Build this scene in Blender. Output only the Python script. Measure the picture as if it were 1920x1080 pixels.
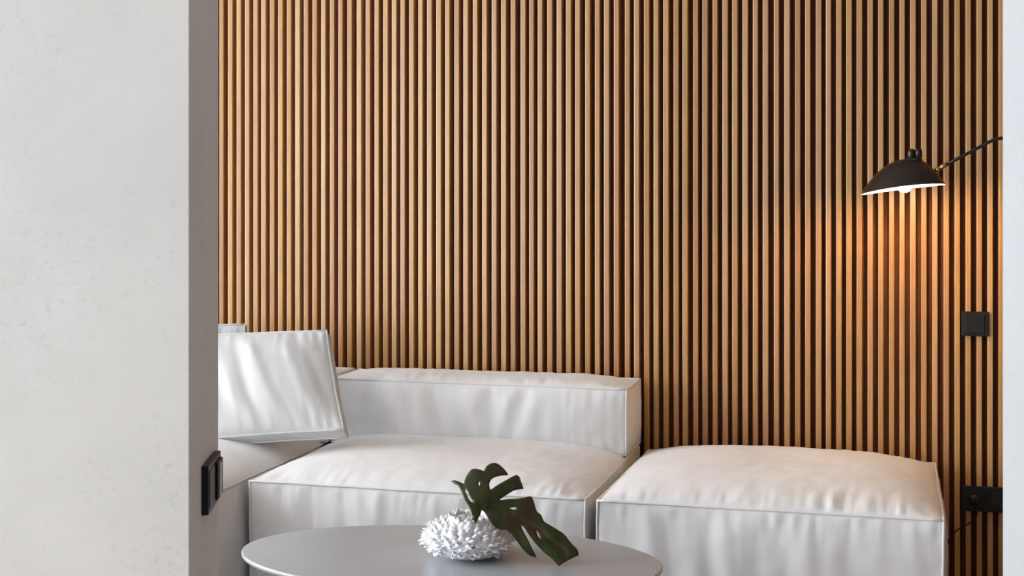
import bpy, bmesh, math, random
from mathutils import Vector, Matrix, noise
from mathutils.geometry import delaunay_2d_cdt

for o in list(bpy.data.objects):
    bpy.data.objects.remove(o)
random.seed(7)
S = bpy.context.scene
COL = S.collection

# ------------------------------------------------------------------ camera, light, exposure
cd = bpy.data.cameras.new('camera')
cam = bpy.data.objects.new('camera', cd)
COL.objects.link(cam)
cam.location = (0, 0, 1.22)
cam.rotation_euler = (math.radians(90), 0, math.radians(14.94))
cd.sensor_width = 36.0
cd.lens = 36.0 * 2737 / 1920
cd.shift_y = -195 / 1920
cd.clip_start = 0.05
S.camera = cam

w = bpy.data.worlds.new('overcast_sky')
S.world = w
w.use_nodes = True
bg = w.node_tree.nodes['Background']
bg.inputs['Color'].default_value = (0.80, 0.90, 1.0, 1)
bg.inputs['Strength'].default_value = 1.6


def area(name, loc, direction, sx, sy, power, col):
    l = bpy.data.lights.new(name, 'AREA')
    l.shape = 'RECTANGLE'
    l.size, l.size_y = sx, sy
    l.energy = power
    l.color = col
    o = bpy.data.objects.new(name, l)
    COL.objects.link(o)
    o.location = loc
    o.rotation_euler = Vector(direction).to_track_quat('-Z', 'Y').to_euler()
    return o


# daylight entering by the two windows of the room
area('daylight_side', (-4.78, 2.05, 1.30), (1, 0, 0), 5.2, 2.5, 515, (0.91, 0.955, 1.0))
area('daylight_rear', (-3.05, -3.15, 1.4), (0, 1, 0), 2.7, 2.2, 208, (1.0, 0.99, 0.972))

S.view_settings.view_transform = 'Standard'
S.view_settings.look = 'None'
S.view_settings.gamma = 1.0
S.view_settings.use_curve_mapping = False
S.view_settings.exposure = 0.0

# ------------------------------------------------------------------ materials


class NT:
    def __init__(self, name):
        self.m = bpy.data.materials.new(name)
        self.m.use_nodes = True
        self.t = self.m.node_tree
        self.b = self.t.nodes['Principled BSDF']

    def n(self, typ, **kw):
        nd = self.t.nodes.new(typ)
        for k, v in kw.items():
            if k in nd.inputs:
                nd.inputs[k].default_value = v
            else:
                setattr(nd, k, v)
        return nd

    def l(self, a, b):
        self.t.links.new(a, b)

    def set(self, **kw):
        for k, v in kw.items():
            self.b.inputs[k].default_value = v
        return self


def ramp(N, fac, stops):
    r = N.n('ShaderNodeValToRGB')
    e = r.color_ramp.elements
    while len(e) < len(stops):
        e.new(0.5)
    for i, (p, c) in enumerate(stops):
        e[i].position = p
        e[i].color = (*c, 1)
    N.l(fac, r.inputs['Fac'])
    return r.outputs['Color']


def mapping(N, scale):
    tc = N.n('ShaderNodeTexCoord')
    mp = N.n('ShaderNodeMapping')
    mp.inputs['Scale'].default_value = scale
    N.l(tc.outputs['Object'], mp.inputs['Vector'])
    return mp.outputs['Vector']


def bump(N, height, strength, dist=0.001):
    b = N.n('ShaderNodeBump', Strength=strength, Distance=dist)
    N.l(height, b.inputs['Height'])
    N.l(b.outputs['Normal'], N.b.inputs['Normal'])


def plain(name, col, rough=0.5, metal=0.0, var=0.12, scale=30, **kw):
    N = NT(name)
    v = mapping(N, (1, 1, 1))
    nz = N.n('ShaderNodeTexNoise', Scale=scale, Detail=4.0)
    N.l(v, nz.inputs['Vector'])
    a = tuple(c * (1 - var) for c in col)
    b = tuple(min(1, c * (1 + var)) for c in col)
    N.l(ramp(N, nz.outputs['Fac'], [(0.3, a), (0.7, b)]), N.b.inputs['Base Color'])
    N.set(Roughness=rough, Metallic=metal)
    for k, x in kw.items():
        N.b.inputs[k.replace('_', ' ')].default_value = x
    return N.m


def plaster(name, lo, hi):
    N = NT(name)
    v = mapping(N, (1, 1, 1))
    n1 = N.n('ShaderNodeTexNoise', Scale=2.6, Detail=8.0, Roughness=0.62, Distortion=0.4)
    n2 = N.n('ShaderNodeTexNoise', Scale=95.0, Detail=5.0, Roughness=0.7)
    n3 = N.n('ShaderNodeTexNoise', Scale=5.0, Detail=3.0)
    for q in (n1, n2, n3):
        N.l(v, q.inputs['Vector'])
    c1 = ramp(N, n1.outputs['Fac'], [(0.30, lo), (0.64, hi)])
    # fine dark pitting, patchy
    pit = ramp(N, n2.outputs['Fac'], [(0.30, (0.86, 0.86, 0.86)), (0.46, (1, 1, 1))])
    msk = ramp(N, n3.outputs['Fac'], [(0.42, (0.15,) * 3), (0.62, (1, 1, 1))])
    mx = N.n('ShaderNodeMix', data_type='RGBA', blend_type='MULTIPLY')
    N.l(msk, mx.inputs[0])
    N.l(c1, mx.inputs[6])
    N.l(pit, mx.inputs[7])
    N.l(mx.outputs[2], N.b.inputs['Base Color'])
    N.set(Roughness=0.85)
    bump(N, n2.outputs['Fac'], 0.15, 0.002)
    return N.m


def slat_wood():
    N = NT('larch_wood')
    oi = N.n('ShaderNodeObjectInfo')
    v = mapping(N, (1, 1, 0.05))
    add = N.n('ShaderNodeVectorMath', operation='ADD')
    sc = N.n('ShaderNodeVectorMath', operation='SCALE')
    cmb = N.n('ShaderNodeCombineXYZ', X=37.0, Y=11.0, Z=5.0)
    N.l(cmb.outputs[0], sc.inputs[0])
    N.l(oi.outputs['Random'], sc.inputs['Scale'])
    N.l(v, add.inputs[0])
    N.l(sc.outputs[0], add.inputs[1])
    base = ramp(N, oi.outputs['Random'], [
        (0.0, (0.51, 0.285, 0.110)), (0.2, (0.46, 0.238, 0.085)), (0.4, (0.55, 0.330, 0.145)),
        (0.6, (0.50, 0.285, 0.092)), (0.8, (0.43, 0.205, 0.070)), (1.0, (0.57, 0.355, 0.165))])
    g = N.n('ShaderNodeTexNoise', Scale=140.0, Detail=5.0, Roughness=0.6, Distortion=0.6)
    N.l(add.outputs[0], g.inputs['Vector'])
    grain = ramp(N, g.outputs['Fac'], [(0.3, (0.80, 0.75, 0.70)), (0.65, (1.05, 1.04, 1.02))])
    g2 = N.n('ShaderNodeTexNoise', Scale=22.0, Detail=2.0)
    N.l(add.outputs[0], g2.inputs['Vector'])
    blot = ramp(N, g2.outputs['Fac'], [(0.3, (0.90, 0.82, 0.74)), (0.7, (1.06, 1.06, 1.06))])
    m1 = N.n('ShaderNodeMix', data_type='RGBA', blend_type='MULTIPLY')
    m1.inputs[0].default_value = 1
    N.l(base, m1.inputs[6])
    N.l(grain, m1.inputs[7])
    m2 = N.n('ShaderNodeMix', data_type='RGBA', blend_type='MULTIPLY')
    m2.inputs[0].default_value = 1
    N.l(m1.outputs[2], m2.inputs[6])
    N.l(blot, m2.inputs[7])
    N.l(m2.outputs[2], N.b.inputs['Base Color'])
    N.set(Roughness=0.33)
    N.b.inputs['Specular IOR Level'].default_value = 0.9
    bump(N, g.outputs['Fac'], 0.06, 0.001)
    return N.m


def fabric(name, col):
    N = NT(name)
    v = mapping(N, (1, 1, 1))
    wv = N.n('ShaderNodeTexNoise', Scale=420.0, Detail=2.0)
    n2 = N.n('ShaderNodeTexNoise', Scale=9.0, Detail=3.0)
    N.l(v, wv.inputs['Vector'])
    N.l(v, n2.inputs['Vector'])
    N.l(ramp(N, n2.outputs['Fac'], [(0.3, tuple(c * 0.96 for c in col)), (0.7, col)]), N.b.inputs['Base Color'])
    N.set(Roughness=0.95)
    N.b.inputs['Specular IOR Level'].default_value = 0.15
    N.b.inputs['Sheen Weight'].default_value = 0.15
    bump(N, wv.outputs['Fac'], 0.18, 0.001)
    return N.m


def leaf_mat():
    N = NT('monstera_green')
    v = mapping(N, (1, 1, 1))
    n = N.n('ShaderNodeTexNoise', Scale=16.0, Detail=3.0, Distortion=0.5)
    N.l(v, n.inputs['Vector'])
    N.l(ramp(N, n.outputs['Fac'], [(0.30, (0.014, 0.022, 0.0025)), (0.45, (0.026, 0.034, 0.005)),
                                   (0.58, (0.042, 0.022, 0.010)), (0.75, (0.032, 0.028, 0.008))]),
        N.b.inputs['Base Color'])
    N.set(Roughness=0.42)
    N.b.inputs['Specular IOR Level'].default_value = 0.28
    v2 = mapping(N, (1, 1, 1))
    wv = N.n('ShaderNodeTexWave', Scale=14.0, Distortion=1.5)
    N.l(v2, wv.inputs['Vector'])
    bump(N, wv.outputs['Fac'], 0.12, 0.002)
    return N.m


M_PLASTER = plaster('plaster', (0.70, 0.70, 0.70), (0.785, 0.785, 0.785))
M_WHITE = plaster('white_paint', (0.60, 0.61, 0.62), (0.63, 0.64, 0.65))
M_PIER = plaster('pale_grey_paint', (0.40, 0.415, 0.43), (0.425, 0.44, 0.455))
M_TAUPE = plaster('taupe_plaster', (0.13, 0.09, 0.065), (0.16, 0.115, 0.085))
M_CEIL = plaster('ceiling_paint', (0.72, 0.72, 0.71), (0.76, 0.76, 0.75))
M_FLOOR = plaster('floor_screed', (0.25, 0.20, 0.16), (0.31, 0.25, 0.205))
M_SLAT = slat_wood()
M_BACK = plain('stained_backing', (0.135, 0.046, 0.017), 0.8, var=0.2, scale=6)
M_FAB = fabric('offwhite_linen', (0.68, 0.672, 0.675))
M_CUSH = fabric('cushion_linen', (0.53, 0.527, 0.527))
M_PIPE = fabric('piping_linen', (0.69, 0.675, 0.67))
M_TABLE = plain('grey_lacquer', (0.335, 0.352, 0.372), 0.24, var=0.03, scale=5)
M_LEG = plain('blue_black_steel', (0.03, 0.035, 0.05), 0.4, 0.6)
M_CERAMIC = plain('white_glaze', (0.87, 0.87, 0.89), 0.14, var=0.02, scale=40)
M_LEAF = leaf_mat()
M_STEM = plain('leaf_stem_green', (0.10, 0.16, 0.03), 0.4)
M_BLACK = plain('black_plastic', (0.010, 0.0095, 0.0095), 0.45, var=0.1, Specular_IOR_Level=0.3)
M_BLACK2 = plain('black_recess', (0.008, 0.008, 0.009), 0.5)
M_GREY = plain('grey_rocker', (0.16, 0.155, 0.15), 0.35)
M_SHADE = plain('bronzed_black_metal', (0.035, 0.024, 0.019), 0.33, 0.55)
M_INNER = plain('white_reflector', (0.82, 0.80, 0.76), 0.4, var=0.02)
M_BRASS = plain('brass', (0.62, 0.42, 0.17), 0.28, 1.0)
M_ALU = plain('window_frame_paint', (0.06, 0.06, 0.065), 0.4)


def emit(name, col, s):
    N = NT(name)
    N.b.inputs['Base Color'].default_value = (1, 1, 1, 1)
    N.b.inputs['Emission Color'].default_value = (*col, 1)
    N.b.inputs['Emission Strength'].default_value = s
    return N.m


M_BULB = emit('lit_bulb', (1.0, 0.60, 0.27), 360)


def glass():
    N = NT('window_glass')
    t = N.t
    out = [n for n in t.nodes if n.type == 'OUTPUT_MATERIAL'][0]
    tr = N.n('ShaderNodeBsdfTransparent')
    gl = N.n('ShaderNodeBsdfGlossy', Roughness=0.02)
    fr = N.n('ShaderNodeFresnel', IOR=1.45)
    mx = N.n('ShaderNodeMixShader')
    N.l(fr.outputs[0], mx.inputs[0])
    N.l(tr.outputs[0], mx.inputs[1])
    N.l(gl.outputs[0], mx.inputs[2])
    N.l(mx.outputs[0], out.inputs['Surface'])
    return N.m


M_GLASS = glass()

# ------------------------------------------------------------------ object helpers


def link(name, bm, mat, parent=None, smooth=False, loc=None):
    me = bpy.data.meshes.new(name)
    bm.to_mesh(me)
    bm.free()
    if smooth:
        for p in me.polygons:
            p.use_smooth = True
    me.materials.append(mat)
    o = bpy.data.objects.new(name, me)
    COL.objects.link(o)
    if parent:
        o.parent = parent
    if loc:
        o.location = loc
    return o


def thing(name, loc, label, cat, rz=0, group=None):
    o = bpy.data.objects.new(name, None)
    o.empty_display_size = 0.05
    COL.objects.link(o)
    o.location = loc
    o.rotation_euler = (0, 0, rz)
    o['label'] = label
    o['category'] = cat
    if group:
        o['group'] = group
    return o


def struct(o, label=None):
    o['kind'] = 'structure'
    if label:
        o['label'] = label
    return o


def box(bm, x0, x1, y0, y1, z0, z1, bev=0.0, seg=1):
    r = bmesh.ops.create_cube(bm, size=1.0)
    vs = r['verts']
    for v in vs:
        v.co = Vector(((x0 + x1) / 2 + v.co.x * (x1 - x0), (y0 + y1) / 2 + v.co.y * (y1 - y0), (z0 + z1) / 2 + v.co.z * (z1 - z0)))
    if bev > 0:
        es = list({e for v in vs for e in v.link_edges})
        bmesh.ops.bevel(bm, geom=es, offset=bev, segments=seg, affect='EDGES', profile=0.5)
    return bm


def tube(bm, pts, r, n=10, cap=True):
    """swept round tube along points; r a number or a list"""
    pts = [Vector(p) for p in pts]
    rs = r if isinstance(r, (list, tuple)) else [r] * len(pts)
    rings = []
    t0 = (pts[1] - pts[0]).normalized()
    up = Vector((0, 0, 1)) if abs(t0.z) < 0.9 else Vector((1, 0, 0))
    a = t0.cross(up).normalized()
    for i, p in enumerate(pts):
        t = (pts[min(i + 1, len(pts) - 1)] - pts[max(i - 1, 0)]).normalized()
        a = (a - t * a.dot(t)).normalized()
        b = t.cross(a)
        rings.append([bm.verts.new(p + (a * math.cos(k * 2 * math.pi / n) + b * math.sin(k * 2 * math.pi / n)) * rs[i]) for k in range(n)])
    for i in range(len(rings) - 1):
        for k in range(n):
            bm.faces.new((rings[i][k], rings[i][(k + 1) % n], rings[i + 1][(k + 1) % n], rings[i + 1][k]))
    if cap:
        bm.faces.new(rings[0][::-1])
        bm.faces.new(rings[-1])
    return bm


def lathe(bm, prof, n=32, center=(0, 0, 0)):
    c = Vector(center)
    rings = []
    for (r, z) in prof:
        rings.append([bm.verts.new(c + Vector((r * math.cos(k * 2 * math.pi / n), r * math.sin(k * 2 * math.pi / n), z))) for k in range(n)])
    for i in range(len(rings) - 1):
        for k in range(n):
            bm.faces.new((rings[i][k], rings[i][(k + 1) % n], rings[i + 1][(k + 1) % n], rings[i + 1][k]))
    bm.faces.new(rings[0][::-1])
    bm.faces.new(rings[-1])
    return bm


def smoothstep(a, b, x):
    t = max(0.0, min(1.0, (x - a) / (b - a)))
    return t * t * (3 - 2 * t)


# ------------------------------------------------------------------ room shell
XL, XR, YF, YB, ZC, ZF = -4.6, 1.9, -3.0, 4.832, 2.70, -0.06   # left, right, rear of camera, backing plane, ceiling
SLAT_Y = 4.79                                       # front plane of the slats

bm = bmesh.new()
box(bm, XL - 0.2, XR + 0.2, YF - 0.2, YB + 0.2, ZF - 0.12, ZF)
struct(link('floor', bm, M_FLOOR))
bm = bmesh.new()
box(bm, XL - 0.2, XR + 0.2, YF - 0.2, YB + 0.2, ZC, ZC + 0.12)
struct(link('ceiling', bm, M_CEIL))
bm = bmesh.new()
box(bm, XR, XR + 0.15, YF, YB, ZF, ZC)
struct(link('wall_right', bm, M_TAUPE))
# left wall with the side window opening
bm = bmesh.new()
W1 = (-0.60, 4.70, 0.05, 2.55)
box(bm, XL - 0.15, XL, YF, W1[0], ZF, ZC)
box(bm, XL - 0.15, XL, W1[1], YB, ZF, ZC)
box(bm, XL - 0.15, XL, W1[0], W1[1], ZF, W1[2])
box(bm, XL - 0.15, XL, W1[0], W1[1], W1[3], ZC)
struct(link('wall_left', bm, M_WHITE))
bm = bmesh.new()
W2 = (-4.4, -1.7, 0.30, 2.5)
box(bm, XL, W2[0], YF - 0.15, YF, ZF, ZC)
box(bm, W2[1], XR, YF - 0.15, YF, ZF, ZC)
box(bm, W2[0], W2[1], YF - 0.15, YF, ZF, W2[2])
box(bm, W2[0], W2[1], YF - 0.15, YF, W2[3], ZC)
struct(link('wall_front', bm, M_WHITE))


def window(name, axis, a0, a1, z0, z1, plane, n):
    """framed window; axis 'y' runs along y in the plane x=plane, axis 'x' along x in the plane y=plane"""
    def bb(bm, p0, p1, q0, q1, d0, d1):
        if axis == 'y':
            box(bm, plane + d0, plane + d1, p0, p1, q0, q1)
        else:
            box(bm, p0, p1, plane + d0, plane + d1, q0, q1)
    bm = bmesh.new()
    f = 0.06
    bb(bm, a0, a1, z0, z0 + f, -0.04, 0.04)
    bb(bm, a0, a1, z1 - f, z1, -0.04, 0.04)
    bb(bm, a0, a0 + f, z0 + f, z1 - f, -0.04, 0.04)
    bb(bm, a1 - f, a1, z0 + f, z1 - f, -0.04, 0.04)
    wdw = struct(link(name, bm, M_ALU))
    step = (a1 - a0) / n
    for k in range(1, n):
        bm = bmesh.new()
        bb(bm, a0 + k * step - 0.03, a0 + k * step + 0.03, z0 + f, z1 - f, -0.035, 0.035)
        link('mullion', bm, M_ALU, wdw)
    for k in range(n):
        bm = bmesh.new()
        bb(bm, a0 + k * step + 0.03, a0 + (k + 1) * step - 0.03, z0 + f, z1 - f, -0.006, 0.006)
        link('pane', bm, M_GLASS, wdw)


window('window_1', 'y', *W1, XL - 0.08, 6)
window('window_2', 'x', *W2, YF - 0.08, 4)

# slatted back wall: dark backing and one object for each slat
bm = bmesh.new()
box(bm, XL, XR, YB, YB + 0.15, ZF, ZC)
wall_back = struct(link('wall_back', bm, M_BACK), 'wall clad with upright reddish larch slats over a dark brown backing')
MEAS = [-2.3571, -2.3223, -2.2894, -2.2566, -2.2245, -2.1929, -2.1611, -2.129, -2.0957, -2.0635, -2.0307, -1.9977, -1.9651, -1.9323, -1.9007, -1.8674, -1.831, -1.7986, -1.766, -1.7332, -1.7012, -1.6703, -1.6378, -1.6054, -1.5731, -1.5394, -1.5073, -1.4744, -1.442, -1.4086, -1.3755, -1.3408, -1.3078, -1.275, -1.2391, -1.2105, -1.1802, -1.1471, -1.1139, -1.0817, -1.0496, -1.0167, -0.9834, -0.951, -0.9179, -0.8818, -0.8495, -0.8167, -0.784, -0.7518, -0.7184, -0.6881, -0.6538, -0.6232, -0.5903, -0.5572, -0.5252, -0.492, -0.4593, -0.4265, -0.3914, -0.3574, -0.3243, -0.2916, -0.2582, -0.226, -0.1932, -0.1626, -0.1294, -0.0963, -0.0634, -0.0305, 0.0022, 0.0354, 0.0681, 0.1024, 0.1368, 0.1694, 0.2028, 0.236, 0.2685, 0.3007]
P = 0.03279
xs = [MEAS[0] - P * k for k in range(40, 0, -1)] + MEAS + [MEAS[-1] + P * k for k in range(1, 34)]
protos = []
for wd, dep in ((0.0172, 0.0420), (0.0180, 0.0415), (0.0166, 0.0425)):
    bm = bmesh.new()
    box(bm, -wd / 2, wd / 2, -dep, 0, ZF, ZC)
    es = [e for e in bm.edges if abs(e.verts[0].co.z - e.verts[1].co.z) > 1 and e.verts[0].co.y < -0.01]
    bmesh.ops.bevel(bm, geom=es, offset=0.0022, segments=2, affect='EDGES', profile=0.5)
    protos.append(link('slat', bm, M_SLAT, wall_back))
rs = random.Random(5)
for i, x in enumerate(xs):
    src = protos[rs.randrange(3)]
    o = src.copy()
    COL.objects.link(o)
    o.parent = wall_back
    o.location = (x, YB, 0)
    o.rotation_euler = (0, 0, rs.uniform(-0.02, 0.02))
for p in protos:
    bpy.data.objects.remove(p)

# near partition, turned 18 degrees to the slatted wall: a plaster pier and a white wall end
ED = Vector((-0.3138, 0.951, 0)).normalized()
EA = Vector((ED.y, -ED.x, 0))


def prism_wall(name, corner, along, thick, mat):
    """near-opening corner, length along the wall (negative = to the left), thickness"""
    c = Vector(corner)
    q = [c, c + EA * along, c + EA * along + ED * thick, c + ED * thick]
    bm = bmesh.new()
    lo = [bm.verts.new((p.x, p.y, ZF)) for p in q]
    hi = [bm.verts.new((p.x, p.y, ZC)) for p in q]
    bm.faces.new(lo[::-1])
    bm.faces.new(hi)
    for i in range(4):
        bm.faces.new((lo[i], lo[(i + 1) % 4], hi[(i + 1) % 4], hi[i]))
    bmesh.ops.recalc_face_normals(bm, faces=bm.faces)
    es = [e for e in bm.edges if abs(e.verts[0].co.z - e.verts[1].co.z) > 1]
    bmesh.ops.bevel(bm, geom=es, offset=0.0012, segments=2, affect='EDGES')
    return struct(link(name, bm, mat))


prism_wall('wall_near_left', (-1.0653, 2.0548, 0), -0.75, 0.3145, M_PLASTER)
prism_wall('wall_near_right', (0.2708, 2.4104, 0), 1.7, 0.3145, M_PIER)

# ------------------------------------------------------------------ upholstered blocks


def softbox(C, bulges, seed, pleat=0.004, folds=None, step=0.008, wob=0.004, pipe_r=0.0034, pinch=0.0):
    """C[(i,j,k)] corners (x,y,z index).  Returns (body bmesh, piping bmesh)."""
    FACES = {'front': ((0, 0, 0), (1, 0, 0), (0, 0, 1), (1, 0, 1)), 'back': ((1, 1, 0), (0, 1, 0), (1, 1, 1), (0, 1, 1)),
             'left': ((0, 1, 0), (0, 0, 0), (0, 1, 1), (0, 0, 1)), 'right': ((1, 0, 0), (1, 1, 0), (1, 0, 1), (1, 1, 1)),
             'top': ((0, 0, 1), (1, 0, 1), (0, 1, 1), (1, 1, 1)), 'bottom': ((0, 1, 0), (1, 1, 0), (0, 0, 0), (1, 0, 0))}
    ctr = sum((Vector(c) for c in C.values()), Vector()) / 8

    def warp(p):
        q = p * 2.6 + Vector((seed * 3.1, seed * 1.7, 0))
        return p + wob * Vector((noise.noise(q), noise.noise(q + Vector((9, 0, 0))), 0.6 * noise.noise(q + Vector((0, 9, 0))))) + \
            0.0012 * noise.noise_vector(p * 22 + Vector((seed, 0, 0)))

    def edge_pt(a, b, t):
        p = Vector(a).lerp(Vector(b), t)
        if pinch:
            p = p.lerp(ctr, pinch * 4 * t * (1 - t))
        return p

    bm = bmesh.new()
    for fname, ks in FACES.items():
        c00, c10, c01, c11 = (Vector(C[k]) for k in ks)
        Ls = ((c10 - c00).length + (c11 - c01).length) / 2
        Lt = ((c01 - c00).length + (c11 - c10).length) / 2
        st = step if fname not in ('back', 'bottom') else 0.05
        # the grid must match along shared seams, so the count depends only on edge length
        ns, nt = max(4, round(Ls / step)), max(4, round(Lt / step))
        nrm = (c10 - c00).cross(c01 - c00) + (c10 - c11).cross(c11 - c01) * -1
        nrm = (c10 - c00 + c11 - c01).cross(c01 - c00 + c11 - c10).normalized()
        if nrm.dot((c00 + c11) / 2 - ctr) < 0:
            nrm = -nrm
        A = bulges.get(fname, 0.01)
        pw, qw = (3.6, 0.66) if fname == 'top' else (2.6, 0.75)
        fseed = seed * 7.3 + len(fname) * 3.7 + ord(fname[0])
        grid = []
        for j in range(nt + 1):
            t = j / nt
            row = []
            for i in range(ns + 1):
                s = i / ns
                if pinch:
                    # Coons patch so that the face follows its curved seams
                    b0, b1 = edge_pt(c00, c10, s), edge_pt(c01, c11, s)
                    l0, l1 = edge_pt(c00, c01, t), edge_pt(c10, c11, t)
                    bil = c00 * (1 - s) * (1 - t) + c10 * s * (1 - t) + c01 * (1 - s) * t + c11 * s * t
                    p = b0 * (1 - t) + b1 * t + l0 * (1 - s) + l1 * s - bil
                else:
                    p = c00 * (1 - s) * (1 - t) + c10 * s * (1 - t) + c01 * (1 - s) * t + c11 * s * t
                bs = (1 - abs(2 * s - 1) ** pw) ** qw if 0 < s < 1 else 0
                bt = (1 - abs(2 * t - 1) ** pw) ** qw if 0 < t < 1 else 0
                h = A * bs * bt
                a, b = s * Ls, t * Lt
                if 0 < s < 1 and 0 < t < 1 and fname not in ('back', 'bottom'):
                    ds, dt = min(a, Ls - a), min(b, Lt - b)
                    fade = min(1, ds / 0.014) * min(1, dt / 0.014)
                    w_ = 0.0
                    # gathers running away from each seam
                    n1 = noise.noise((a * 34 + 0.8 * noise.noise((a * 5, dt * 9, fseed)), dt * 5, fseed))
                    n1 += 0.7 * noise.noise((a * 75, dt * 9, fseed + 4))
                    n1 *= 0.55 + 0.9 * noise.noise((a * 3.5, fseed, 2))
                    w_ += n1 * math.exp(-dt / 0.055)
                    n2 = noise.noise((b * 36, ds * 5, fseed + 11)) * (0.5 + 0.8 * noise.noise((b * 5, fseed, 5)))
                    w_ += 0.5 * n2 * math.exp(-ds / 0.045)
                    h += pleat * w_ * fade
                    h += 0.0028 * fade * noise.noise((a * 5, b * 5, fseed + 2)) * 1.5
                    h += 0.0010 * fade * noise.noise((a * 17, b * 17, fseed + 3))
                    if folds and fname in folds:
                        h += folds[fname](a, b, Ls, Lt) * min(1, ds / 0.05) * min(1, dt / 0.03)
                p = p + nrm * h
                row.append(bm.verts.new(warp(p) if True else p))
            grid.append(row)
        for j in range(nt):
            for i in range(ns):
                bm.faces.new((grid[j][i], grid[j][i + 1], grid[j + 1][i + 1], grid[j + 1][i]))
    bmesh.ops.remove_doubles(bm, verts=bm.verts, dist=0.0006)
    bmesh.ops.recalc_face_normals(bm, faces=bm.faces)
    pb = bmesh.new()
    cs = [(0, 0, 1), (1, 0, 1), (1, 1, 1), (0, 1, 1)]
    eds = [(cs[i], cs[(i + 1) % 4]) for i in range(4)] + [((a, b, 0), (a, b, 1)) for a in (0, 1) for b in (0, 1)]
    cb = [(0, 0, 0), (1, 0, 0), (1, 1, 0), (0, 1, 0)]
    eds += [(cb[i], cb[(i + 1) % 4]) for i in range(4)]
    for k0, k1 in eds:
        a, b = Vector(C[k0]), Vector(C[k1])
        n = max(6, int((b - a).length / 0.03))
        d = (b - a).normalized() * pipe_r
        pts = []
        for i in range(n + 1):
            p = edge_pt(a, b, i / n)
            p = warp(p)
            p += (p - ctr).normalized() * pipe_r * 0.35
            pts.append(p)
        pts[0] -= d * 0.6
        pts[-1] += d * 0.6
        tube(pb, pts, pipe_r, 8)
    return bm, pb


def hexa(x0, x1, y0, y1, z0, z1):
    return {(i, j, k): ((x0, x1)[i], (y0, y1)[j], (z0, z1)[k]) for i in (0, 1) for j in (0, 1) for k in (0, 1)}


def add_soft(name, root, C, bulges, seed, pname='piping', rear=0.0, mat=None, **kw):
    C = {k: (v[0], v[1], v[2] + (rear if k[1] and k[2] else 0)) for k, v in C.items()}
    o0 = root.matrix_basis.inverted() if False else Matrix.Translation(-Vector(root.location))
    C = {k: tuple(o0 @ Vector(v)) for k, v in C.items()}
    bm, pb = softbox(C, bulges, seed, **kw)
    b = link(name, bm, mat or M_FAB, root, smooth=True)
    link(pname, pb, mat or M_PIPE, b, smooth=True)
    return b


def feet(root, x0, x1, y0, y1, h=0.035):
    for x in (x0 + 0.08, x1 - 0.08):
        for y in (y0 + 0.08, y1 - 0.08):
            bm = bmesh.new()
            lathe(bm, [(0.018, 0), (0.022, 0.004), (0.022, h + 0.012), (0.016, h + 0.016)], 14)
            link('foot', bm, M_BLACK, root, loc=(x - root.location.x, y - root.location.y, 0))


def back_folds(a, b, Ls, Lt):
    # soft diagonal drapes in the middle of the backrest
    m = math.exp(-((a - 0.44 * Ls) / 0.20) ** 2) * (0.35 + 0.65 * smoothstep(0.02, Lt, b))
    x = a + 0.28 * (b - Lt / 2) + 0.015 * noise.noise((a * 6, b * 9, 3))
    m2 = math.exp(-((a - 0.62 * Ls) / 0.13) ** 2) * (0.3 + 0.7 * smoothstep(0, Lt, b))
    x2 = a - 0.35 * (b - Lt / 2)
    return 0.014 * m * noise.noise((x * 17, b * 2.0, 1.3)) + 0.012 * m2 * noise.noise((x2 * 21, b * 2, 8.1))


def front_folds(a, b, Ls, Lt):
    m = 0.4 + 0.6 * math.exp(-((a - 0.38 * Ls) / 0.22) ** 2)
    x = a - 0.12 * (Lt - b) + 0.01 * noise.noise((a * 5, b * 7, 4))
    return 0.011 * m * noise.noise((x * 19, b * 2.2, 6.1)) * smoothstep(0, 0.5 * Lt, b)


Z0, ZS = -0.025, 0.36
# middle seat module with its low backrest
r = thing('sofa_module', (-1.32, 4.29, ZF), 'off-white linen sofa seat with a low backrest, in the middle between corner seat and ottoman', 'sofa',
          group='off-white modular sofa')
add_soft('seat', r, hexa(-1.820, -0.832, 3.885, 4.735, Z0, ZS), {'top': 0.051, 'front': 0.024, 'left': 0.006, 'right': 0.010}, 1,
         folds={'front': front_folds}, pleat=0.009)
add_soft('backrest', r, hexa(-1.815, -0.832, 4.50, 4.74, 0.372, 0.578), {'top': 0.022, 'front': 0.03, 'left': 0.006, 'right': 0.016, 'back': 0.005}, 2,
         folds={'front': back_folds}, pleat=0.008)
feet(r, -1.82, -0.835, 3.885, 4.735)

# ottoman at the right
r = thing('ottoman', (-0.35, 4.31, ZF), 'off-white linen backless ottoman block standing under the wall lamp', 'ottoman', group='off-white modular sofa')
add_soft('seat', r, hexa(-0.797, 0.101, 3.888, 4.735, Z0, ZS), {'top': 0.066, 'front': 0.026, 'left': 0.008, 'right': 0.022}, 3,
         folds={'front': front_folds}, pleat=0.011, rear=-0.012)
feet(r, -0.797, 0.101, 3.888, 4.735)

# corner module at the left, mostly behind the pier
r = thing('sofa_module', (-2.5, 3.9, ZF), 'off-white linen corner sofa seat beside the plaster pier, under the cushions', 'sofa', group='off-white modular sofa')
add_soft('seat', r, hexa(-3.05, -1.846, 3.10, 4.735, Z0, ZS), {'top': 0.083, 'front': 0.02, 'left': 0.01, 'right': 0.008}, 5, pleat=0.005, step=0.012)
add_soft('backrest', r, hexa(-3.05, -1.832, 4.50, 4.74, 0.372, 0.580), {'top': 0.02, 'front': 0.02, 'left': 0.01, 'right': 0.004, 'back': 0.005}, 6, step=0.012)
feet(r, -3.05, -1.848, 3.10, 4.735)


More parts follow.
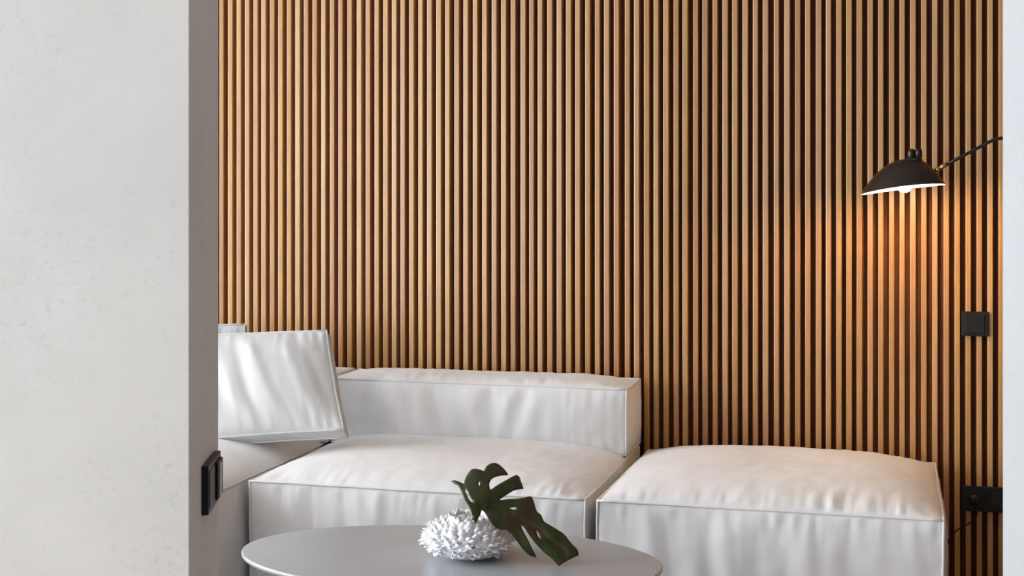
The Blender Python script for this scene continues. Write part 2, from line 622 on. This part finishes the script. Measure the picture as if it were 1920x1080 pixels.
# cushions
def cushion_folds(a, b, Ls, Lt):
    # slanting drapes and short gathers along the lower seam
    x = a + 0.30 * (b - Lt) + 0.02 * noise.noise((a * 4, b * 5, 2))
    m = smoothstep(0.0, 0.35 * Lt, b) * (1 - smoothstep(0.72 * Lt, Lt, b))
    low = math.exp(-b / 0.07)
    return 0.011 * m * noise.noise((x * 13, b * 1.8, 4.4)) + 0.006 * low * noise.noise((a * 34, b * 4, 9.2)) + 0.0045 * m * noise.noise((x * 29, b * 2.5, 1.4))


def cushion(A, B, Cc, D, thick, name, label, seed, bulge, lift=0.0):
    A, B, Cc, D = (Vector(p) for p in (A, B, Cc, D))
    n = (B - A).cross(D - A).normalized()
    if n.y < 0:
        n = -n          # pointing to the back
    base = (A + B) / 2
    r = thing(name, base, label, 'cushion', group='linen cushions')
    C = {(0, 0, 0): A, (1, 0, 0): B, (1, 0, 1): Cc, (0, 0, 1): D}
    for k in list(C):
        off = n * thick
        if k[2] == 0:
            off = off + Vector((0, 0, -lift))
        C[(k[0], 1, k[2])] = C[k] + off
    add_soft('cover', r, {k: tuple(v) for k, v in C.items()}, {'front': bulge, 'back': bulge * 0.8, 'top': 0.006, 'bottom': 0.006, 'left': 0.005, 'right': 0.005}, seed,
             folds={'front': cushion_folds}, pleat=0.010, step=0.007, wob=0.006, pinch=0.018, pipe_r=0.0032, mat=M_CUSH)
    return r


cushion((-2.1561, 4.1235, 0.4250), (-1.6442, 4.1773, 0.4700), (-1.7739, 4.3497, 0.7518), (-2.2678, 4.3007, 0.7299), 0.045,
        'throw_cushion', 'large off-white linen throw cushion leaning in the sofa corner, in front', 11, 0.055, 0.007)
cushion((-2.5253, 4.2941, 0.432), (-2.0548, 4.3886, 0.437), (-2.1168, 4.4756, 0.752), (-2.5692, 4.3859, 0.742), 0.03,
        'throw_cushion', 'off-white linen cushion peeking out behind the large front cushion', 12, 0.02)

# ------------------------------------------------------------------ coffee table
ZT = 0.36
TL = ZT - ZF                    # top above the table's own foot
TC = Vector((-1.01415, 3.22579, 0))
ta, tb = 0.4985, 0.2918
t = thing('coffee_table', (TC.x, TC.y, ZF), 'low oval coffee table with a satin grey top in front of the sofa', 'table', rz=math.radians(1.4))
bm = bmesh.new()
n = 128
prof = [(-0.012, -0.014), (-0.004, -0.0125), (-0.0005, -0.008), (0.0, -0.004), (-0.0015, -0.0010), (-0.004, 0.0)]
rings = []
for (dr, z) in prof:
    rings.append([bm.verts.new(((ta + dr) * math.cos(k * 2 * math.pi / n), (tb + dr) * math.sin(k * 2 * math.pi / n), TL + z)) for k in range(n)])
for i in range(len(rings) - 1):
    for k in range(n):
        bm.faces.new((rings[i][k], rings[i][(k + 1) % n], rings[i + 1][(k + 1) % n], rings[i + 1][k]))
bm.faces.new(rings[0][::-1])
bm.faces.new(rings[-1])
top = link('tabletop', bm, M_TABLE, t)
for p in top.data.polygons:
    p.use_smooth = len(p.vertices) == 4
for sx in (-1, 1):
    for sy in (-1, 1):
        bm = bmesh.new()
        tube(bm, [(sx * 0.33, sy * 0.172, TL - 0.012), (sx * 0.36, sy * 0.185, 0.0)], [0.013, 0.008], 14)
        link('leg', bm, M_LEG, t, smooth=True)
bm = bmesh.new()
box(bm, -0.33, 0.33, -0.008, 0.008, TL - 0.038, TL - 0.0135)
box(bm, -0.338, -0.322, -0.172, 0.172, TL - 0.038, TL - 0.0135)
box(bm, 0.322, 0.338, -0.172, 0.172, TL - 0.038, TL - 0.0135)
link('underframe', bm, M_LEG, t)

# ------------------------------------------------------------------ artichoke vase
vz = thing('vase', (-0.9683, 3.2451, ZT + 0.0006), 'white glazed ceramic vase covered in small curled petals on the grey table', 'vase')


def vprof(u):
    """u 0 base .. 1 rim"""
    z = 0.006 + 0.069 * u
    rr = 0.058 + 0.043 * math.sin(math.pi * min(1, 0.10 + 0.86 * u)) ** 0.8 - 0.012 * u ** 3
    return rr, z


bm = bmesh.new()
pr = [(0.050, 0.0), (0.0555, 0.0015), (0.0560, 0.004)] + [vprof(k / 14) for k in range(15)]
pr += [(vprof(1)[0] - 0.008, 0.078), (vprof(1)[0] - 0.022, 0.078), (vprof(1)[0] - 0.026, 0.074), (0.030, 0.05), (0.02, 0.02)]
lathe(bm, pr, 40)
link('body', bm, M_CERAMIC, vz, smooth=True)
petal_meshes = []
for vnt in range(5):
    rp = random.Random(40 + vnt)
    me_bm = bmesh.new()
    nu, nv = 4, 5
    ln, wd = 0.028 * rp.uniform(0.85, 1.15), 0.0135 * rp.uniform(0.8, 1.2)
    twist = rp.uniform(-0.35, 0.35)
    top_, bot_ = [], []
    for j in range(nv + 1):
        q = j / nv
        hw = wd * (0.55 + 0.62 * q) * math.sqrt(max(0.20, 1 - max(0, (q - 0.5) / 0.54) ** 2)) * (1 + 0.16 * rp.uniform(-1, 1))
        row, row2 = [], []
        for i in range(nu + 1):
            s_ = 2 * i / nu - 1
            # local axes: X across, Z up along the body, Y outward
            y = 0.012 * q ** 2.2 - 0.006 * s_ * s_ * (0.4 + q) + 0.004 * math.sin(q * 7 + vnt) * s_ * twist * 3
            x = hw * s_ + twist * 0.006 * q
            z = ln * (q - 0.12 * q ** 3) - 0.003 * s_ * s_ * q
            row.append(me_bm.verts.new((x, y, z)))
            row2.append(me_bm.verts.new((x * 0.9, y - 0.0042 * (1 - 0.35 * q), z - 0.0008)))
        top_.append(row)
        bot_.append(row2)
    for j in range(nv):
        for i in range(nu):
            me_bm.faces.new((top_[j][i], top_[j + 1][i], top_[j + 1][i + 1], top_[j][i + 1]))
            me_bm.faces.new((bot_[j][i], bot_[j][i + 1], bot_[j + 1][i + 1], bot_[j + 1][i]))
        me_bm.faces.new((top_[j][0], bot_[j][0], bot_[j + 1][0], top_[j + 1][0]))
        me_bm.faces.new((top_[j][nu], top_[j + 1][nu], bot_[j + 1][nu], bot_[j][nu]))
    for i in range(nu):
        me_bm.faces.new((top_[nv][i], bot_[nv][i], bot_[nv][i + 1], top_[nv][i + 1]))
    bmesh.ops.recalc_face_normals(me_bm, faces=me_bm.faces)
    me = bpy.data.meshes.new('petal')
    me_bm.to_mesh(me)
    me_bm.free()
    for p in me.polygons:
        p.use_smooth = True
    me.materials.append(M_CERAMIC)
    petal_meshes.append(me)
rp = random.Random(3)
rows = 13
for j in range(rows):
    u = 0.07 + 0.89 * min(j, 9) / 9
    rr, z = vprof(u)
    r2, z2 = vprof(u + 0.05)
    if j > 9:                                   # closing rows over the top
        rr, z = rr - 0.019 * (j - 9), z - 0.006
        r2, z2 = rr, z + 1
    cnt = int(2 * math.pi * rr / 0.0225)
    slope = math.atan2(r2 - rr, z2 - z)
    for k in range(cnt):
        th = (k + 0.5 * (j % 2) + rp.uniform(-0.28, 0.28)) / max(1, cnt) * 2 * math.pi
        o = bpy.data.objects.new('petal', petal_meshes[rp.randrange(5)])
        COL.objects.link(o)
        o.parent = vz
        out = Vector((math.cos(th), math.sin(th), 0))
        # lean outward of the body tangent
        tilt = slope * 0.8 + math.radians(rp.uniform(2, 30)) * (1.0 if j < 7 else 0.8)
        tilt = min(tilt, math.radians(62))
        up = (Vector((0, 0, 1)) * math.cos(tilt) + out * math.sin(tilt)).normalized()
        x_ax = Vector((-math.sin(th), math.cos(th), 0)) * -1
        x_ax = (x_ax + up * rp.uniform(-0.3, 0.3)).normalized()
        x_ax = (x_ax - up * x_ax.dot(up)).normalized()
        y_ax = up.cross(x_ax)
        s_ = rp.uniform(0.82, 1.1) * (0.9 if j < 2 else 1.0)
        m = Matrix((x_ax * s_, y_ax * s_, up * s_)).transposed().to_4x4()
        m.translation = out * (rr - 0.003) + Vector((0, 0, z))
        o.matrix_local = m

# ------------------------------------------------------------------ monstera leaf
LB = Vector((-0.9199, 3.1803, 0.4811))
lf = thing('monstera_leaf', LB, 'dark green cut monstera leaf with split lobes drooping out of the white vase', 'leaf', rz=math.radians(14.94))
OUT = [(-0.0714, 0.0515), (-0.0645, 0.0552), (-0.0522, 0.0533), (-0.0423, 0.0501), (-0.0399, 0.0582), (-0.0337, 0.0693), (-0.0251, 0.0791), (-0.0152, 0.0809), (-0.0029, 0.0786), (0.004, 0.0767), (0.0094, 0.0853), (0.0193, 0.0902), (0.0291, 0.0907), (0.039, 0.087), (0.0513, 0.0779), (0.0599, 0.0676), (0.0439, 0.0668), (0.0316, 0.0651), (0.0217, 0.0607), (0.0168, 0.052), (0.0188, 0.0409), (0.0242, 0.0427), (0.0365, 0.0496), (0.0538, 0.057), (0.0685, 0.0631), (0.0784, 0.0661), (0.0858, 0.0624), (0.0907, 0.052), (0.0952, 0.0397), (0.0883, 0.039), (0.0735, 0.0372), (0.0611, 0.0311), (0.0488, 0.0244), (0.0414, 0.02), (0.0439, 0.0183), (0.0611, 0.0205), (0.0809, 0.0205), (0.0981, 0.0225), (0.1104, 0.0244), (0.1154, 0.0212), (0.1191, 0.0126), (0.1227, 0.0003), (0.1264, -0.0071), (0.1351, -0.0133), (0.1412, -0.0256), (0.1548, -0.0342), (0.172, -0.0441), (0.1868, -0.0539), (0.2041, -0.0736), (0.2164, -0.086), (0.2188, -0.0983), (0.2115, -0.1007), (0.1967, -0.1069), (0.1843, -0.1131), (0.1745, -0.1195), (0.1671, -0.1131), (0.1572, -0.1032), (0.14, -0.0909), (0.1227, -0.0736), (0.1104, -0.0588), (0.0981, -0.0416), (0.0895, -0.0342), (0.0956, -0.049), (0.1055, -0.0662), (0.1154, -0.086), (0.124, -0.1032), (0.1104, -0.1007), (0.103, -0.0958), (0.0932, -0.086), (0.0833, -0.0736), (0.071, -0.0564), (0.0562, -0.0441), (0.0439, -0.0441), (0.0316, -0.0391), (0.0217, -0.0293), (0.0119, -0.0145), (0.0045, -0.0046), (-0.0005, -0.0022), (-0.0029, -0.012), (-0.0091, -0.0219), (-0.014, -0.033), (-0.0189, -0.0219), (-0.0251, -0.0022), (-0.0313, 0.0089), (-0.0386, 0.0175), (-0.046, 0.0323), (-0.0547, 0.0446), (-0.0645, 0.0483)]
HOLES = [[(-0.0386, 0.0397), (-0.0337, 0.0372), (-0.0276, 0.0274), (-0.0202, 0.0163), (-0.0231, 0.0146), (-0.03, 0.0212), (-0.0362, 0.0323)], [(-0.0061, 0.057), (-0.0042, 0.0525), (-0.0059, 0.0471), (-0.0081, 0.0515)], [(0.0636, 0.002), (0.0735, 0.004), (0.0804, 0.002), (0.0735, -0.0012)], [(0.124, -0.0465), (0.1289, -0.0515), (0.1338, -0.0613), (0.1314, -0.0618), (0.1264, -0.0552)]]
RIB = [(-0.0005, 0.0052), (0.039, -0.0071), (0.0858, -0.0244), (0.1351, -0.0515), (0.1900, -0.0930)]


def inside(p, poly):
    c = False
    j = len(poly) - 1
    for i in range(len(poly)):
        xi, yi = poly[i]
        xj, yj = poly[j]
        if (yi > p[1]) != (yj > p[1]) and p[0] < (xj - xi) * (p[1] - yi) / (yj - yi) + xi:
            c = not c
        j = i
    return c


def rib_dist(x, y):
    best, sg = 9, 0
    for (ax, ay), (bx, by) in zip(RIB, RIB[1:]):
        dx, dy = bx - ax, by - ay
        q = max(0, min(1, ((x - ax) * dx + (y - ay) * dy) / (dx * dx + dy * dy)))
        ex, ey = x - ax - q * dx, y - ay - q * dy
        d = math.hypot(ex, ey)
        if d < best:
            best = d
            sg = 1 if dx * ey - dy * ex > 0 else -1
    return best, sg


def leaf_w(x, y):
    d, sg = rib_dist(x, y)
    w_ = 0.30 * (y + 0.03)                                  # the blade leans back towards its top
    w_ += (0.35 if sg > 0 else 0.22) * d * d / 0.06 + 0.006 * math.exp(-d / 0.006)
    w_ += 0.004 * noise.noise((x * 28, y * 28, 2.0))
    return w_ - 0.004


pts, edges = [], []


def add_loop(lp):
    # resample so that the rim is smooth
    b0 = len(pts)
    m = len(lp)
    for i in range(m):
        p0, p1, p2, p3 = (Vector(lp[(i + k) % m]) for k in (-1, 0, 1, 2))
        for k in range(3):
            q = k / 3
            c = 0.5 * ((2 * p1) + (-p0 + p2) * q + (2 * p0 - 5 * p1 + 4 * p2 - p3) * q * q + (-p0 + 3 * p1 - 3 * p2 + p3) * q ** 3)
            c = p1.lerp(p2, q) * 0.4 + c * 0.6
            pts.append(c)
    n_ = len(pts) - b0
    for i in range(n_):
        edges.append((b0 + i, b0 + (i + 1) % n_))
    return [tuple(p) for p in pts[b0:]]


rim = add_loop(OUT)
hol = [add_loop(h) for h in HOLES]
g = 0.0055
for i in range(-14, 42):
    for j in range(-24, 18):
        p = (i * g + (j % 2) * g / 2, j * g)
        if inside(p, rim) and not any(inside(p, h) for h in hol) and min((Vector(p) - q).length for q in pts[:len(rim) + sum(map(len, hol))]) > 0.002:
            pts.append(Vector(p))
res = delaunay_2d_cdt(pts, edges, [], 0, 1e-6)
bm = bmesh.new()
bv = [bm.verts.new((p.x, leaf_w(p.x, p.y), p.y)) for p in res[0]]
for f in res[2]:
    c = sum((res[0][i] for i in f), Vector((0, 0))) / len(f)
    if inside(c, rim) and not any(inside(c, h) for h in hol):
        try:
            bm.faces.new([bv[i] for i in f])
        except ValueError:
            pass
bmesh.ops.delete(bm, geom=[v for v in bm.verts if not v.link_faces], context='VERTS')
bmesh.ops.recalc_face_normals(bm, faces=bm.faces)
blade = link('blade', bm, M_LEAF, lf, smooth=True)
sm = blade.modifiers.new('thickness', 'SOLIDIFY')
sm.thickness = 0.0012
sm.offset = 0
bm = bmesh.new()
rp_ = []
for (ax, ay), (bx, by) in zip(RIB, RIB[1:]):
    for k in range(6):
        q = k / 6
        x, y = ax + (bx - ax) * q, ay + (by - ay) * q
        rp_.append((x, leaf_w(x, y) - 0.0006, y))
tube(bm, rp_, [0.0017 - 0.0013 * i / len(rp_) for i in range(len(rp_))], 8)
link('midrib', bm, M_LEAF, blade, smooth=True)
bm = bmesh.new()
s0 = (-0.0005, leaf_w(-0.0005, 0.0052) + 0.001, 0.0052)
tube(bm, [s0, (-0.006, 0.035, -0.001), (-0.018, 0.052, -0.022), (-0.028, 0.068, -0.062), (-0.032, 0.074, -0.098)], [0.0022, 0.0025, 0.0027, 0.003, 0.003], 10)
link('stem', bm, M_STEM, lf, smooth=True)

# ------------------------------------------------------------------ wall lamp
LC = Vector((0.0041, 4.45, 1.207))
lamp = thing('wall_lamp', (0.80, SLAT_Y, 1.353), 'black wall lamp with a lit bulb under a curved metal shade on a jointed arm', 'lamp')
LO = LC - Vector(lamp.location)
RX, RY = 0.1205, 0.088


def rimpt(ph):
    c, s_ = math.cos(ph), math.sin(ph)
    return Vector((RX * c, RY * s_, -0.002 + 0.0155 * c - 0.0045 * s_ + 0.005 * s_ * s_))


APEX = Vector((0.034, 0.004, 0.088))


def dome(scale, zoff, nr=20, n_=72):
    bm = bmesh.new()
    rings = []
    for i in range(1, nr + 1):
        q = i / nr
        ring = []
        for k in range(n_):
            rp2 = rimpt(2 * math.pi * k / n_)
            hh = 1 - q ** (2.15 - 0.4 * math.cos(2 * math.pi * k / n_))
            p = Vector((APEX.x + (rp2.x - APEX.x) * q, APEX.y + (rp2.y - APEX.y) * q, rp2.z + (APEX.z - rp2.z) * hh))
            ring.append(bm.verts.new(LO + Vector((APEX.x + (p.x - APEX.x) * scale, APEX.y + (p.y - APEX.y) * scale, p.z + zoff))))
        rings.append(ring)
    tip = bm.verts.new(LO + APEX + Vector((0, 0, zoff)))
    for k in range(n_):
        bm.faces.new((tip, rings[0][k], rings[0][(k + 1) % n_]))
    for i in range(nr - 1):
        for k in range(n_):
            bm.faces.new((rings[i][k], rings[i + 1][k], rings[i + 1][(k + 1) % n_], rings[i][(k + 1) % n_]))
    bmesh.ops.recalc_face_normals(bm, faces=bm.faces)
    return bm


sh = link('shade', dome(1.0, 0.0), M_SHADE, lamp, smooth=True)
link('reflector', dome(0.992, -0.0016), M_INNER, sh, smooth=True)
# black twin cap on the crown
bm = bmesh.new()
lathe(bm, [(0.0215, 0.0), (0.022, 0.003), (0.020, 0.006), (0.015, 0.009)], 28, LO + APEX + Vector((0.0, 0, -0.006)))
link('collar', bm, M_SHADE, sh, smooth=True)
for sx in (-1, 1):
    bm = bmesh.new()
    lathe(bm, [(0.0075, 0.0), (0.0106, 0.002), (0.0110, 0.018), (0.0102, 0.0255), (0.0060, 0.0305)], 20, LO + APEX + Vector((sx * 0.0102, 0, -0.001 + 0.001 * sx)))
    link('cap', bm, M_SHADE, sh, smooth=True)
# bulb and its holder
bm = bmesh.new()
BC = LO + Vector((0.004, 0.002, 0.011))
lathe(bm, [(0.001, -0.0235), (0.009, -0.0222), (0.0165, -0.0165), (0.0215, -0.007), (0.022, 0.0), (0.0195, 0.010), (0.0135, 0.020), (0.0115, 0.028)], 28, BC)
link('bulb', bm, M_BULB, lamp, smooth=True)
bm = bmesh.new()
tube(bm, [BC + Vector((0, 0, 0.028)), BC + Vector((0.006, 0, 0.05)), LO + APEX - Vector((0, 0, 0.004))], 0.0125, 16)
link('bulb_holder', bm, M_BRASS, lamp, smooth=True)
# brass ball joint at the shade's right end
L0 = Vector(lamp.location)
J = [Vector(p) - L0 for p in ((0.0960, 4.45, 1.2560), (0.1006, 4.45, 1.2622), (0.1261, 4.45, 1.2761), (0.2463, 4.45, 1.3423), (0.2654, 4.45, 1.3510), (0.285, 4.45, 1.3530))]
bm = bmesh.new()
bmesh.ops.create_uvsphere(bm, u_segments=20, v_segments=12, radius=0.0075, matrix=Matrix.Translation(J[1]))
tube(bm, [J[1], J[1].lerp(J[2], 0.3), J[1].lerp(J[2], 0.35), J[2]], [0.004, 0.004, 0.0075, 0.0075], 16)
tube(bm, [LO + Vector((0.098, 0, 0.028)), J[1]], 0.004, 12)
link('swivel', bm, M_BRASS, lamp, smooth=True)
bm = bmesh.new()
arm_pts = [J[2]] + [J[2].lerp(J[3], q) for q in (0.3, 0.6, 1.0)] + [J[4], J[5]]
arm_pts += [Vector((0.36, 4.46, 1.3530)) - L0, Vector((0.62, 4.52, 1.3530)) - L0, Vector((0.74, 4.58, 1.353)) - L0, Vector((0.79, 4.66, 1.353)) - L0, Vector((0.80, 4.77, 1.353)) - L0]
tube(bm, arm_pts, 0.0048, 12)
link('arm', bm, M_BLACK, lamp, smooth=True)
bm = bmesh.new()
lathe(bm, [(0.045, 0.0), (0.045, 0.008), (0.041, 0.012), (0.012, 0.018)], 32)
wp = link('wall_plate', bm, M_BLACK, lamp, smooth=False)
wp.rotation_euler = (math.radians(90), 0, 0)

# ------------------------------------------------------------------ switches and sockets
sw = thing('light_switch', (0.2227, SLAT_Y, 0.745), 'black square light switch fixed on the wooden slats', 'switch')
bm = bmesh.new()
box(bm, -0.0405, 0.0405, -0.012, 0.0, -0.0005, 0.076, 0.0022, 2)
link('frame', bm, M_BLACK, sw)
bm = bmesh.new()
box(bm, -0.031, 0.028, -0.0165, -0.010, 0.009, 0.066, 0.0015, 2)
link('rocker', bm, M_BLACK, sw)

so = thing('wall_socket', (0.2545, SLAT_Y, 0.197), 'black double wall socket low on the slats beside the white wall end', 'socket')
bm = bmesh.new()
box(bm, -0.0705, 0.0755, -0.012, 0.0, 0.0, 0.078, 0.002, 2)
link('frame', bm, M_BLACK, so)
for cx in (-0.0335, 0.0345):
    bm = bmesh.new()
    # recessed round well: outer ring, wall and floor
    lathe(bm, [(0.0235, 0.0), (0.0235, 0.0022), (0.0205, 0.0026), (0.0195, 0.0006), (0.0, 0.0005)][:4] + [(0.002, 0.0005)], 32)
    s_ = link('socket_insert', bm, M_BLACK2, so)
    s_.rotation_euler = (math.radians(90), 0, 0)
    s_.location = (cx, -0.012, 0.040)
    for dx in (-0.0095, 0.0095):
        bm = bmesh.new()
        lathe(bm, [(0.0028, 0.0), (0.0028, 0.0012), (0.0018, 0.0016)], 12)
        h_ = link('contact_hole', bm, M_BLACK2, s_)
        h_.location = (dx, 0, 0.0003)

pc = thing('power_cord', (0.221, SLAT_Y - 0.014, 0.237), 'black plug and thin cord running from the socket behind the ottoman', 'cord')
bm = bmesh.new()
lathe(bm, [(0.0165, 0.001), (0.0175, 0.006), (0.0175, 0.018), (0.0135, 0.024), (0.006, 0.026)], 24)
pl = link('plug', bm, M_BLACK, pc, smooth=True)
pl.rotation_euler = (math.radians(90), 0, 0)
q0 = Vector(pc.location)
cp = [(0.2212, 4.757, 0.222), (0.2265, 4.757, 0.200), (0.2212, 4.764, 0.1773), (0.2038, 4.772, 0.1596), (0.1767, 4.775, 0.143), (0.1543, 4.775, 0.1216), (0.1415, 4.775, 0.0957), (0.1367, 4.772, 0.0587), (0.128, 4.765, 0.0), (0.10, 4.76, -0.05), (0.0, 4.765, -0.056)]
fine = []
for i in range(len(cp) - 1):
    p0, p1, p2, p3 = (Vector(cp[max(0, min(len(cp) - 1, i + k))]) for k in (-1, 0, 1, 2))
    for k in range(5):
        q = k / 5
        fine.append(0.5 * ((2 * p1) + (-p0 + p2) * q + (2 * p0 - 5 * p1 + 4 * p2 - p3) * q * q + (-p0 + 3 * p1 - 3 * p2 + p3) * q ** 3) - q0)
bm = bmesh.new()
tube(bm, fine, 0.0022, 8)
link('cable', bm, M_BLACK, pc, smooth=True)

# two-gang control plate on the reveal of the pier
NP = EA.copy()
pp = Vector((-1.1026, 2.1691, 0.6791))
k_ = (pp - Vector((-1.0653, 2.0548, pp.z))).dot(ED)
face = Vector((-1.0653, 2.0548, 0.6791)) + ED * k_          # foot of the plate on the reveal
sp = thing('light_switch', face, 'black two-gang switch plate on the grey side of the plaster pier', 'switch', rz=math.atan2(ED.y, ED.x) - math.pi)
# local -x runs into the room along the reveal, local +y stands out of it
bm = bmesh.new()
box(bm, -0.142, 0.0, 0.0, 0.0115, 0.0, 0.0805, 0.0012, 1)
fr = link('frame', bm, M_BLACK, sp)
for a in (0.008, 0.076):
    bm = bmesh.new()
    box(bm, -a - 0.058, -a, 0.010, 0.0165 if a > 0.05 else 0.0128, 0.009, 0.0715, 0.0015, 1)
    rk = link('rocker', bm, M_BLACK, sp)
    if a > 0.05:
        bm = bmesh.new()
        box(bm, -a - 0.034, -a - 0.010, 0.015, 0.0180, 0.011, 0.0695, 0.001, 1)
        link('light_strip', bm, M_GREY, rk)
